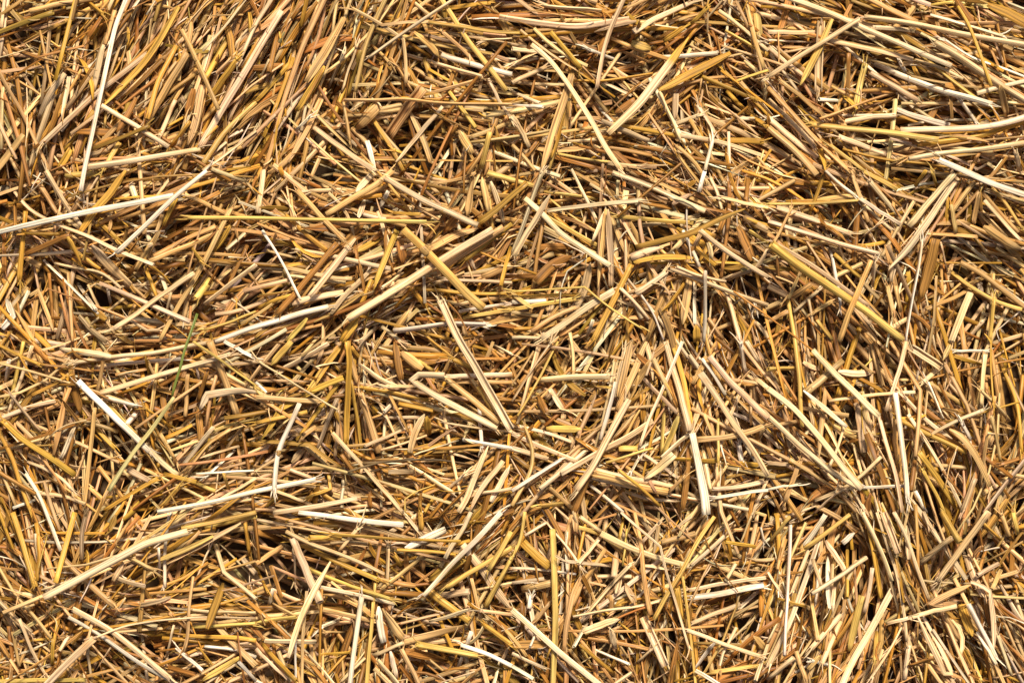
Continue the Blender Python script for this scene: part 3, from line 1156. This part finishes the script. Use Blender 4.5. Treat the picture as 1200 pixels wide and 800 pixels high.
2w34f 950,610 900,670 860,730
2y34r 930,750 1130,720
2w26r 860,740 960,800
2p32r 1200,620 1140,790
3b14h 900,110 960,250 1060,370
2p20r 1130,0 1070,150
2w16r 1165,70 1185,140
2g22r 1000,140 1140,160
2p20r 600,150 700,40
2p20r 840,20 750,90
2p16r 160,45 290,200 330,270
2p22r 250,230 480,250
2p22r 620,250 750,265
2g16h 180,640 120,790
1b50f 0,620 180,620
2p24r 0,660 150,730
2w22r 0,720 100,780
2p30r 560,750 490,800
2b30f 780,600 740,800
2t40f 1130,580 1190,640
2p22r 0,330 150,310
2p26r 1050,240 1000,320
@3,3
4w34r 105,60 95,300 75,670
3w34r 270,10 210,100 160,170
3p32r 240,130 170,340 100,520 0,720
2p26r 190,180 110,380
2p28r 70,460 0,610
3y26r 385,10 280,90 170,170
3p36r 460,210 350,290 205,380
3g16r 45,405 180,440
2w30f 280,200 280,380 290,450
2p30f 270,130 360,270
2w30f 405,95 350,145
3p36r 440,0 500,120 550,230 580,320
2g38r 470,60 500,200 530,400
3e40s 540,0 580,110 610,190
2p20r 510,0 560,160 600,270 640,470 650,600
3y44r 815,0 860,80 900,140
4p36r 1035,0 920,150 795,320
2p40r 930,200 960,300 1010,390
2e38r 860,120 710,240
3t38f 950,340 850,380 760,430 800,432 885,425
3p34f 950,325 1000,335 1040,370 1060,520 1060,650
3p30r 885,440 780,460 675,490
2p22r 675,490 560,520
3p38s 590,350 500,520 400,690 350,800
3p26r 630,530 560,660 480,780
3p26f 700,490 760,610 830,755 862,755 800,610 720,480
3w26r 940,430 1010,560 1075,690
2w24r 980,560 1070,710
2g50f 900,430 960,580
2y40f 440,390 400,560 380,650
2p24r 490,260 470,400 450,470
2p24r 590,0 650,110 700,270 760,420
2e30f 650,60 660,220
2p26r 730,0 755,60
2t22r 200,390 235,600
2p32r 340,480 200,640
2p32r 340,510 250,710
2w24r 190,690 290,715
3t28r 130,650 180,790
2p30r 120,680 0,780
3y22r 100,20 0,150
2p14h 230,0 150,45 100,50
2w22r 0,280 60,380
2p30r 660,620 640,780
2b30r 660,720 780,680
2y20r 930,600 1000,790
2w14h 1200,520 1130,485 1070,490
2y26r 1150,0 1170,100
2t28r 1090,0 1130,110
2g24r 1010,50 1090,130
2w14h 1085,165 970,185
2e28r 1080,240 980,295
2t26r 1090,270 1050,360
2p22r 1070,560 1140,760
2t26r 830,480 900,600
2y26r 510,560 500,700
2e24r 210,220 250,340
2p28r 310,350 300,450
1g30r 370,180 370,400
"""

N_BED = (2400, 3800, 4800)
N_DROP = (900, 1300, 2600, 150, 1500, 1900, 520, 800)
WID = {'r': 0.81, 'f': 0.86, 's': 0.88, 'h': 0.6}

# ------------------------------------------------------------------ read the survey of the visible straws
class Straw: pass
straws = []
ox = oy = 0
for ln in SURVEY.strip().splitlines():
    ln = ln.strip()
    if not ln: continue
    if ln[0] == '@':
        c_, r_ = ln[1:].split(','); ox, oy = int(c_) * 300, int(r_) * 200
        continue
    head, *pp = ln.split()
    s = Straw()
    s.level = int(head[0]); s.col = head[1]; s.w = int(head[2:-1]) / 4.0; s.kind = head[-1]
    s.nodes = []
    pts = []
    for p in pp:
        if p.endswith('*'):
            s.nodes.append(len(pts)); p = p[:-1]
        x, y = p.split(',')
        pts.append((ox + float(x) / 4.0, oy + float(y) / 4.0))
    s.raw = np.array(pts)
    # straws cut by the frame go on beyond it
    for e, q in ((0, 1), (-1, -2)):
        x, y = s.raw[e]
        if x <= 1 or x >= W - 1 or y <= 1 or y >= H - 1:
            dv = s.raw[e] - s.raw[q]; dv /= np.linalg.norm(dv)
            s.raw[e] = s.raw[e] + dv * rng.uniform(15, 90)
    s.len = float(np.hypot(*(s.raw[1:] - s.raw[:-1]).T).sum())
    straws.append(s)

# lie of the straw: the direction of the surveyed straws round a point
SEG_P, SEG_A, SEG_L = [], [], []
for s in straws:
    for a, b_ in zip(s.raw[:-1], s.raw[1:]):
        m_ = max(1, int(np.hypot(*(b_ - a)) / 25))
        for q in range(m_):
            SEG_P.append(a + (b_ - a) * (q + 0.5) / m_); SEG_A.append(math.atan2(b_[1] - a[1], b_[0] - a[0])); SEG_L.append(min(s.len, 160))
SEG_P, SEG_A, SEG_L = np.array(SEG_P), np.array(SEG_A), np.array(SEG_L)
def lie(x, y):
    d = (SEG_P[:, 0] - x) ** 2 + (SEG_P[:, 1] - y) ** 2
    k = np.argpartition(d, 14)[:14]
    if rng.random() < 0.6:            # combed along with the bundle round it
        w_ = SEG_L[k] / (d[k] + 300)
        return 0.5 * math.atan2((w_ * np.sin(2 * SEG_A[k])).sum(), (w_ * np.cos(2 * SEG_A[k])).sum())
    return SEG_A[rng.choice(k)]
def relief(x, y):                      # the pile is lumpy: clumps stand up, hollows lie between
    return 13 * math.sin(x / 95 + 1.3) * math.sin(y / 80 + 0.4) + 8 * math.sin(x / 47 + y / 61) - 22 * max(0, 1 - max(x, 0) / 80) - 16 * max(0, 1 - max(W - x, 0) / 70)

# ------------------------------------------------------------------ the ground under the pile
gm = bpy.data.meshes.new('ground')
g = 6.0
gm.from_pydata([(-g, -g, -0.080), (g, -g, -0.080), (g, g, -0.080), (-g, g, -0.080)], [], [(0, 1, 2, 3)])
gm.materials.append(mg)
go = link('ground', gm); go['kind'] = 'structure'

# ------------------------------------------------------------------ loose straw beneath (nobody could count it)
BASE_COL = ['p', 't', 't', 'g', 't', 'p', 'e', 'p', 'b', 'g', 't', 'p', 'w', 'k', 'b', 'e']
def straw_points(x, y, a, length, bend):
    n = 5
    t = np.linspace(-0.5, 0.5, n) * length
    k = bend * (t / length) ** 2 * length
    return np.stack([x + t * math.cos(a) - k * math.sin(a), y + t * math.sin(a) + k * math.cos(a)], 1)
def strip_straw(pts2, z, r, kind, col, hollow=False, ends=(1, 1), twist=0.0):
    P = np.concatenate([pts2, z[:, None]], 1)
    C = to_world(P)
    n = len(C)
    t = np.linspace(0, 1, n)
    rad = np.full(n, r * S) * np.interp(t, [0, 0.12, 0.88, 1], [ends[0], 1, 1, ends[1]])
    tw = None
    if twist: tw = twist * (t - 0.5) + rng.uniform(-0.7, 0.7)
    V, F, fib, caps = loft(C, rad, PROF[kind], tw, hollow, rng.uniform(0, 50))
    g0, g1 = rng.uniform(0.86, 1.06, 2)
    m = len(PROF[kind]); k = len(V) // m
    grad = np.repeat(np.linspace(g0, g1, k), m)[:, None]
    return V, F, fib, caps, np.clip(col[None] * grad, 0, 0.86)

HOLLOWS = [(10,60,42),(20,235,50),(60,320,55),(285,185,35),(420,100,40),(370,420,35),(180,560,55),(110,560,45),(265,640,55),(300,520,40),(480,170,35),
           (560,90,40),(690,100,45),(750,60,35),(630,460,45),(600,540,30),(740,640,40),(1010,370,40),(1130,330,55),(1190,20,45),(980,660,45),(1150,650,50),
           (1190,450,55),(1030,450,40),(120,780,40),(400,730,40),(520,690,40),(330,650,40),(540,470,35),(840,380,30),(960,120,30),(230,340,40),(1040,720,40)]
def hollow(x, y):
    return max(math.exp(-((x - a) ** 2 + (y - b_) ** 2) / (c * c)) for a, b_, c in HOLLOWS)
def off_pile(x, y):
    ex = max(0, -x, x - W) / MX; ey = max(0, -y, y - H) / MY
    return max(ex, ey)
bed = []
def scatter(n, zlo, zhi, lmin, lmax, wmin, wmax, tilt):
    for _ in range(n):
        x, y = rng.uniform(-MX + 20, W + MX - 20), rng.uniform(-MY + 20, H + MY - 20)
        hol = hollow(x, y)
        if rng.random() < max(off_pile(x, y) * 0.6, hol * 0.45): continue
        a = lie(x, y) + rng.normal(0, 0.16)
        ln = rng.uniform(lmin, lmax); r = rng.uniform(wmin, wmax) / 2
        p = straw_points(x, y, a, ln, rng.normal(0, 0.22 if rng.random() < 0.25 else 0.08))
        z = rng.uniform(zlo, zhi) + np.linspace(-0.5, 0.5, 5) * ln * rng.normal(0, tilt) - 30 * off_pile(x, y) ** 2 - 34 * hol + relief(x, y)
        c = BASE_COL[rng.integers(len(BASE_COL))]
        kind = str(rng.choice(['q', 'r3', 'v', 'f2'], p=[0.4, 0.2, 0.25, 0.15]))
        P = strip_straw(p, z, r * (1 if kind[0] in 'qr' else 1.25), kind, vary(c, 0.14) * (0.95, 0.86, 0.70), False, (1, 1), 0 if kind[0] in 'qr' else 1.2)  # bed tinted darker and browner so the gaps look like warm shade
        bed.append(P)
        stamp(dense(p, z, 1.5), r)
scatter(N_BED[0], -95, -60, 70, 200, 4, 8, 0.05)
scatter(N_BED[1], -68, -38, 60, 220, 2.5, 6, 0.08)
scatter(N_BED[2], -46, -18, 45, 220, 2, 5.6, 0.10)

def drop(n, lmin, lmax, wmin, wmax, kinds, cols, bend, out, press=0.6, spread=0.5, inside=False):
    for _ in range(n):
        if inside: x, y = rng.uniform(-20, W + 20), rng.uniform(-20, H + 20)
        else: x, y = rng.uniform(-MX + 40, W + MX - 40), rng.uniform(-MY + 40, H + MY - 40)
        if rng.random() < max(off_pile(x, y) * 0.6, hollow(x, y) * 0.8): continue
        a = lie(x, y) + rng.normal(0, spread)
        ln = rng.uniform(lmin, lmax); r = rng.uniform(wmin, wmax) / 2
        p = straw_points(x, y, a, ln, rng.normal(0, bend))
        z = lay(p, r, 0.25, press)
        z = z + np.linspace(-0.5, 0.5, 5) * ln * rng.normal(0, 0.02)
        kind = str(kinds[rng.integers(len(kinds))])
        c = cols[rng.integers(len(cols))]
        end = (1, 1) if kind[0] in 'rq' else (rng.uniform(0.15, 0.9), rng.uniform(0.1, 0.6))
        out.append(strip_straw(p, z, r, kind, vary(c, 0.13) * (0.95, 0.90, 0.82), kind[0] == 'r', end, 0 if kind[0] in 'rq' else rng.normal(0, 1.5)))
        stamp(dense(p, z, 1.5), r * (1 if kind[0] in 'rq' else 0.7))

chaff, shreds = [], []
drop(N_DROP[0], 30, 120, 2, 6, ['q', 'r', 'q', 'v'], BASE_COL, 0.08, bed, 0.4, 0.3)
drop(N_DROP[1], 24, 90, 3, 10, ['v', 'f', 'f1', 'f2'], ['b', 'k', 't', 'g', 'k', 'o', 't'], 0.22, shreds, 0.5, 0.6)
drop(N_DROP[7], 40, 170, 1.4, 4, ['v', 'f2', 'v'], ['p', 't', 'g', 'w', 'k', 't', 'p'], 0.12, bed, 0.5, 0.3)
drop(N_DROP[2], 25, 130, 0.9, 2.2, ['h'], ['p', 'w', 't', 'g', 'b', 'p', 'y'], 0.12, chaff, 0.5, 0.3)

# ------------------------------------------------------------------ the straws one can tell apart
def build_straw(s):
    """geometry of a surveyed straw laid on the pile as it now is"""
    step = 9.0 if s.kind in 'rs' else 8.0
    pts2, t = resample(s.raw, step)
    # nothing grows quite straight
    L_ = max(t[-1], 1)
    d = np.gradient(pts2, axis=0); d /= np.linalg.norm(d, axis=1)[:, None] + 1e-9
    nrm = np.stack([-d[:, 1], d[:, 0]], 1)
    wob = sum(rng.normal(0, 0.14) * np.sin(t / L_ * math.pi * k + rng.uniform(0, 6)) for k in (1, 2, 3, 5))
    pts2 = pts2 + nrm * wob[:, None]
    r = s.w / 2.0 * WID[s.kind] * (1.08 if s.level > 3 else 1.0)
    z = lay(pts2, r, 0.22, 0.98 if s.level > 3 else 0.92 if s.level == 3 else 0.84 if s.level == 2 else 0.78) + (r * 0.4 if s.level > 2 else r * 0.25)
    n = len(pts2)
    u = np.linspace(0, 1, n)
    # angle between segments: a straw that folds is crushed flat at the fold
    rad = np.full(n, r * S)
    rad *= 1 + sum(rng.normal(0, 0.02) * np.sin(t / 23.0 * k + rng.uniform(0, 6)) for k in (1, 2))
    twist = None
    ends = (1.0, 1.0)
    if s.kind == 'f':
        e0, e1 = rng.uniform(0.45, 0.95), rng.uniform(0.08, 0.5)
        if rng.random() < 0.5: e0, e1 = e1, e0
        rad *= np.interp(u, [0, 0.18, 0.45, 0.8, 1], [e0, 0.9, 1.0, 0.92, e1])
        twist = rng.normal(0, 0.35) + rng.normal(0, 0.5) * (u - 0.5)
    elif s.kind == 'h':
        rad *= np.interp(u, [0, 1], [1.0, 0.6])
    elif s.kind == 'r':
        tp = rng.normal(0, 0.06)
        rad *= np.interp(u, [0, 1], [1 - tp, 1 + tp])
        twist = np.full(n, rng.normal(0, 0.8))
    P = np.concatenate([pts2, z[:, None]], 1)
    s.P = P; s.r = r
    C = to_world(P)
    col = vary(s.col, 0.07)
    prof = PROF[s.kind if s.kind in 'sh' else s.kind + ['', '1', '2', '3'][rng.integers(4)] if s.kind == 'r' else 'f' + ['', '1', '2'][rng.integers(3)]]
    V, F, fib, caps = loft(C, rad, prof, twist, s.kind == 'r', rng.uniform(0, 50))
    m = len(prof); k = len(V) // m
    ctrl = np.clip(rng.normal(1.0, 0.07, 4), 0.8, 1.12)
    grad = np.interp(np.linspace(0, 1, k), np.linspace(0, 1, 4), ctrl)
    warm = np.interp(np.linspace(0, 1, k), np.linspace(0, 1, 3), rng.normal(0, 0.05, 3))
    colv = col[None] * grad[:, None] * np.stack([1 + warm * 0, 1 - warm * 0.6, 1 - warm * 2.0], 1)
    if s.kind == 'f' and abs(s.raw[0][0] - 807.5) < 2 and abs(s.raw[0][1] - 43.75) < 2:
        colv[np.linspace(0, 1, k) < 0.27] = np.array(PAL['g']) * 1.05     # this blade is coloured gold towards one end
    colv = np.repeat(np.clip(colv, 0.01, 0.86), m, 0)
    if s.kind == 'r':                                   # shade inside the hollow cut ends is put into the colour
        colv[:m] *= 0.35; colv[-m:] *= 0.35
    stamp(dense(pts2, z, 1.0), r * (1.0 if s.kind != 'f' else 0.8))
    s.T = C
    return V, F, fib, caps, colv

area = lambda s: s.len * s.w * (1.0 + 0.35 * s.level)
rank = {k: sorted([s for s in straws if s.kind == k], key=area, reverse=True) for k in 'rfsh'}
for s in straws: s.own = False
for k, mx in (('r', 292), ('f', 130), ('s', 20), ('h', 40)):
    for s in rank[k][:mx]: s.own = True
for s in straws:
    if s.col in 'nzd': s.own = True

KIND_NAME = {'r': 'straw_stalk', 'f': 'dry_leaf', 's': 'split_straw', 'h': 'straw_fibre'}
KIND_CAT = {'r': 'straw', 'f': 'dry leaf', 's': 'split straw', 'h': 'fibre'}
KIND_GROUP = {'r': 'straw stalks on the pile', 'f': 'dry leaf blades among the straw', 's': 'straws split open lengthwise', 'h': 'fine fibres among the straw'}
def node_ring(s, i, parent):
    """the joint of a stalk: a short swollen ring"""
    t = s.raw[i]
    j = int(np.argmin(np.hypot(*(s.P[:, :2] - t).T))); j = min(max(j, 1), len(s.P) - 2)
    c0 = s.T[j]; d = s.T[j + 1] - s.T[j - 1]; d /= np.linalg.norm(d)
    q = np.array([-1.4, -0.7, -0.15, 0.35, 0.9, 1.5]) * s.r * S * 0.8
    C = c0[None] + d[None] * q[:, None]
    rad = s.r * S * np.array([0.9, 1.09, 1.16, 1.02, 1.10, 0.9])
    V, F, fib, caps = loft(C, rad, PROF['r'], None, False, rng.uniform(0, 50))
    col = np.tile(np.array([[0.40, 0.24, 0.08]]), (len(V), 1))
    link('node', make_mesh('node', [(V, F, fib, caps, col)], M_STALK), parent)

rest = []
def fray(s):
    """broken fibres splaying from the torn ends of a stalk; they go with the chaff"""
    for e, q in ((0, 2), (-1, -3)):
        if rng.random() > 0.38: continue
        v = s.P[e, :2] - s.P[q, :2]; a0 = math.atan2(v[1], v[0])
        nx, ny = -math.sin(a0), math.cos(a0)
        for k in range(rng.integers(2, 6)):
            o_ = rng.uniform(-0.8, 0.8) * s.r; ln = rng.uniform(6, 20)
            c_ = s.P[e, :2] + np.array([nx, ny]) * o_ - np.array([math.cos(a0), math.sin(a0)]) * 4
            a = a0 + rng.normal(0, 0.22)
            tt = np.linspace(0, ln, 5); bend_ = rng.normal(0, 0.012) * tt ** 2
            p = np.stack([c_[0] + tt * math.cos(a) - bend_ * math.sin(a), c_[1] + tt * math.sin(a) + bend_ * math.cos(a)], 1)
            z = s.P[e, 2] + rng.uniform(0, 0.7) * s.r + tt * rng.normal(0.0, 0.12)
            chaff.append(strip_straw(p, z, rng.uniform(0.35, 0.95), 'h', vary(s.col, 0.08), False, (1, 0.4), 0.0))
for level in sorted({s.level for s in straws}):
    todo = [s for s in straws if s.level == level]
    rng.shuffle(todo)
    # narrow over wide: the big straws lie lower within a level
    if level > 2: todo.sort(key=lambda s: -s.w)
    for s in todo:
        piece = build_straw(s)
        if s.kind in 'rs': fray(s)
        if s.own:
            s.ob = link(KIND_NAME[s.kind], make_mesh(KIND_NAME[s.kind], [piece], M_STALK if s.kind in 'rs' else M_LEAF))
            for i in s.nodes: node_ring(s, i, s.ob)
        else:
            rest.append(piece)
    if level == 1:
        drop(N_DROP[3], 30, 120, 2, 5, ['q', 'r', 'v'], BASE_COL, 0.10, bed, 0.4, 0.3)
        drop(N_DROP[4], 16, 110, 0.9, 2.2, ['h'], ['p', 'w', 't', 'g', 'b', 'p'], 0.2, chaff, 0.5, 0.4)
    if level == 2:
        drop(N_DROP[5], 12, 46, 0.9, 2.2, ['h'], ['p', 'w', 't', 'g', 'b', 'p'], 0.4, chaff, 0.5, 0.9)
        drop(N_DROP[6], 16, 60, 2, 6, ['v', 'f1', 'f2'], ['b', 't', 'g', 'k', 'p'], 0.3, shreds, 0.5, 0.7)

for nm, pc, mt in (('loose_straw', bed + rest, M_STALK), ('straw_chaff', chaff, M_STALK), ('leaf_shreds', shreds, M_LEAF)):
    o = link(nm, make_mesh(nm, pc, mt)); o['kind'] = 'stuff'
    o['label'] = {'loose_straw': 'loose tangled straw filling the pile beneath the top stalks', 'straw_chaff': 'fine chaff and broken wisps scattered through the straw',
                  'leaf_shreds': 'curled brown shreds of dry leaf between the straws'}[nm]
    o['category'] = {'loose_straw': 'straw', 'straw_chaff': 'chaff', 'leaf_shreds': 'leaf shreds'}[nm]

# ------------------------------------------------------------------ names for what each straw looks like and lies beside
COLW = {'w': 'white', 'p': 'cream', 't': 'tan', 'g': 'gold', 'y': 'yellow', 'b': 'brown', 'o': 'olive', 'e': 'greyish', 'n': 'green', 'z': 'pale green', 'd': 'dark grey'}
NOUN = {'r': 'straw', 'f': 'leaf blade', 's': 'split straw', 'h': 'wisp'}
# (a point near the straw, colour, its short name, its own label)
MARKS = [
    ((130, 60), 'w', 'the tall white straw', 'tall thin white straw standing nearly upright over parallel tan stalks near the top left'),
    ((100, 250), 'w', 'the slanting white straw', 'long white straw sloping gently up right from the left edge, meeting another white straw end'),
    ((520, 315), 'y', 'the yellow-green stalk', 'thick smooth yellow-green stalk with cut upper end, lying over a long thick cream straw'),
    ((450, 352), 'p', 'the long cream straw', 'long thick cream straw sloping up right, passing beneath the thick yellow-green stalk'),
    ((980, 315), 'y', 'the longest yellow stalk', 'longest yellow-green stalk, sloping down right through the right half of the pile'),
    ((540, 470), 'p', 'the folded hairpin straw', 'thick cream straw folded back on itself in a hairpin beside the grooved split straw'),
    ((206, 435), 'n', 'the green stalk', 'the only green stalk, thin and upright, above the pale green straw'),
    ((170, 530), 'z', 'the pale green straw', 'pale greenish straw continuing down left from the thin green stalk'),
    ((560, 440), 'p', 'the grooved straw', 'long pale split straw with a dark lengthwise groove crossing the hairpin fold'),
    ((760, 110), 'p', 'the wide cream blade', 'wide flat cream leaf blade with a gold tip, slanting up right near the top'),
    ((810, 85), 'g', 'the wide gold blade', 'wide gold leaf blade sloping up right beside the wide cream blade'),
    ((1085, 245), 'p', 'the broad pale blade', 'broad pale leaf blade tapering down to a point, right of centre near the right edge'),
    ((125, 655), 'p', 'the bowed cream straw', 'long bowed cream straw sloping up right in the lower left of the pile'),
    ((418, 740), 'w', 'the upright bottom straw', 'thick white straw standing almost upright at the bottom edge'),
    ((430, 545), 'd', 'the dark grass head', 'dark grey bearded grass head, left strand, lying level across a slanting cream straw'),
    ((818, 560), 'w', 'the tapering white straw', 'thick white straw tapering upward, standing nearly upright right of centre below the middle'),
    ((648, 725), 'y', 'the upright yellow straw', 'tall yellow straw standing upright beside the bottom edge'),
    ((1110, 720), 'p', 'the narrow hairpin blade', 'narrow cream leaf blade folded into a sharp hairpin near the bottom right'),
    ((1125, 85), 'p', 'the stout cream straw', 'stoutest cream straw sloping down right near the top right corner'),
    ((300, 255), 'y', 'the level yellow straw', 'very long thin yellow straw lying level, left of the thick yellow-green stalk'),
    ((250, 588), 'w', 'the broad white straw', 'broad white straw sloping gently up right, below the dark hollow of the lower left'),
    ((1130, 630), 'p', 'the crossing cream straw', 'thick cream straw sloping up right over yellow stalks near the lower right'),
    ((922, 690), 'w', 'the flat white straw', 'flat white straw standing upright among slanting straws at the lower right'),
    ((1160, 220), 'w', 'the greenish-white straw', 'thick greenish-white straw sloping down right to the right edge'),
    ((690, 95), 'p', 'the curved cream straw', 'long curved cream straw falling right past the wide cream blade, near the top'),
    ((120, 480), 'w', 'the short white straw', 'thick white straw falling right, its cut end up, above the pale green straw'),
    ((845, 695), 'w', 'the level white straw', 'thick white straw lying nearly level in the lower right, beside an upright yellow straw'),
    ((865, 440), 'p', 'the thick falling straw', 'thick cream straw falling right from the tall white straws right of centre'),
    ((470, 580), 't', '', ''),
]
own = [s for s in straws if s.own]
def seg_dist(p, raw):
    best = 1e9
    for a, b_ in zip(raw[:-1], raw[1:]):
        d = b_ - a; t = np.clip(np.dot(p - a, d) / (np.dot(d, d) + 1e-9), 0, 1)
        q = a + d * t; L2 = float(np.hypot(*(p - q)))
        if L2 < best: best, at = L2, q
    return best, at
for s in own: s.mark = None; s.text = None
marks = []
for p, c, short, full in MARKS:
    if not short: continue
    p = np.array(p, float)
    s = min((s for s in own if s.col == c and s.mark is None), key=lambda s: seg_dist(p, s.raw)[0] - 0.15 * s.w)
    if seg_dist(p, s.raw)[0] > 14: print('mark far', short, seg_dist(p, s.raw)[0]); continue
    s.mark, s.text = short, full; marks.append(s)

def crosses(s, m):
    A = np.diff(s.P[:, :2], axis=0); B = np.diff(m.P[:, :2], axis=0)
    for i in range(len(A)):
        r = m.P[:-1, :2] - s.P[i, :2]
        den = A[i, 0] * B[:, 1] - A[i, 1] * B[:, 0]
        den = np.where(np.abs(den) < 1e-9, 1e-9, den)
        t = (r[:, 0] * B[:, 1] - r[:, 1] * B[:, 0]) / den; u = (r[:, 0] * A[i, 1] - r[:, 1] * A[i, 0]) / den
        k = np.where((t >= 0) & (t <= 1) & (u >= 0) & (u <= 1))[0]
        if len(k):
            return s.P[i, 2] - m.P[k[0], 2]
    return None
def where(x, y):
    row = 0 if y < 130 else 1 if y < 330 else 2 if y < 480 else 3 if y < 670 else 4
    col = 0 if x < 200 else 1 if x < 480 else 2 if x < 720 else 3 if x < 1000 else 4
    return [['near the top left corner', 'at the top, left of middle', 'at the top middle', 'at the top, right of middle', 'near the top right corner'],
            ['in the upper left', 'upper left of centre', 'above the centre', 'upper right of centre', 'in the upper right'],
            ['by the left edge', 'left of centre', 'at the centre', 'right of centre', 'by the right edge'],
            ['in the lower left', 'lower left of centre', 'below the centre', 'lower right of centre', 'in the lower right'],
            ['near the bottom left corner', 'at the bottom, left of middle', 'at the bottom middle', 'at the bottom, right of middle', 'near the bottom right corner']][row][col]
def look(s):
    ln = 'short' if s.len < 48 else 'long' if s.len > 100 else ''
    wd = 'thin' if s.w < 6.3 else 'thick' if s.w > 9 else ''
    if s.kind == 'h': wd = ''
    d = np.abs(np.diff(np.unwrap([math.atan2(*(b_ - a)[::-1]) for a, b_ in zip(s.raw[:-1], s.raw[1:])]))) if len(s.raw) > 2 else np.zeros(1)
    bend = 'bent' if d.max() > 0.6 else 'curved' if d.sum() > 0.45 else ''
    return ' '.join(x for x in (ln, wd, bend, COLW[s.col], NOUN[s.kind]) if x)
def tilt(s):
    v = s.raw[-1] - s.raw[0]
    if v[0] < 0: v = -v
    a = math.degrees(math.atan2(-v[1], v[0]))
    if abs(a) < 10: return 'lying level'
    if abs(a) > 76: return 'standing upright'
    if abs(a) < 42: return 'sloping up right' if a > 0 else 'sloping down right'
    return 'steeply rising right' if a > 0 else 'steeply falling right'
def relation(s):
    mid = (s.raw[0] + s.raw[-1]) / 2
    best = None
    for m in marks:
        if m is s: continue
        dz = crosses(s, m)
        if dz is not None:
            g = 0; txt = ('crossing over ' if dz > 0 else 'crossing under ') + m.mark
        else:
            dd, q = seg_dist(mid, m.raw)
            if dd > 75: continue
            v = mid - q; g = dd
            side = ('right of ' if v[0] > 0 else 'left of ') if abs(v[0]) > abs(v[1]) else ('below ' if v[1] > 0 else 'above ')
            txt = side + m.mark
        if best is None or g < best[0]: best = (g, txt)
    return best[1] if best else where(*np.clip(mid, [0, 0], [W, H]))
groups = {}
for s in own:
    if s.text is None:
        groups.setdefault(look(s) + ' ' + tilt(s) + ', ' + relation(s), []).append(s)
NUM = ['', '', 'two', 'three', 'four', 'five', 'six', 'seven', 'eight', 'nine']
ORD = ['', 'second', 'third', 'fourth', 'fifth', 'sixth', 'seventh', 'eighth']
for text, ss in groups.items():
    if len(ss) == 1: ss[0].text = text; continue
    mids = np.array([(s.raw[0] + s.raw[-1]) / 2 for s in ss])
    ax = 0 if np.ptp(mids[:, 0]) >= np.ptp(mids[:, 1]) else 1
    lo, hi = (('leftmost', 'rightmost'), ('upper', 'lower') if len(ss) == 2 else ('topmost', 'lowest'))[ax]
    n = len(ss)
    for k, i in enumerate(np.argsort(mids[:, ax])):
        o_ = lo if k == 0 else hi if k == n - 1 else ORD[k] + (' from left' if ax == 0 else ' from top')
        ss[i].text = text + (', %s of %s' % (o_, NUM[n]) if n < 10 and len(text.split()) < 14 else ', ' + o_)
for s in own:
    if len(s.text.split()) > 16: s.text = s.text.replace('crossing ', '').replace(' from left', '').replace(' from top', '')
    if len(s.text.split()) > 16: s.text = s.text.replace('steeply ', '', 1)
for s in own:
    s.ob['label'] = s.text
    s.ob['category'] = KIND_CAT[s.kind]
    s.ob['group'] = KIND_GROUP[s.kind]
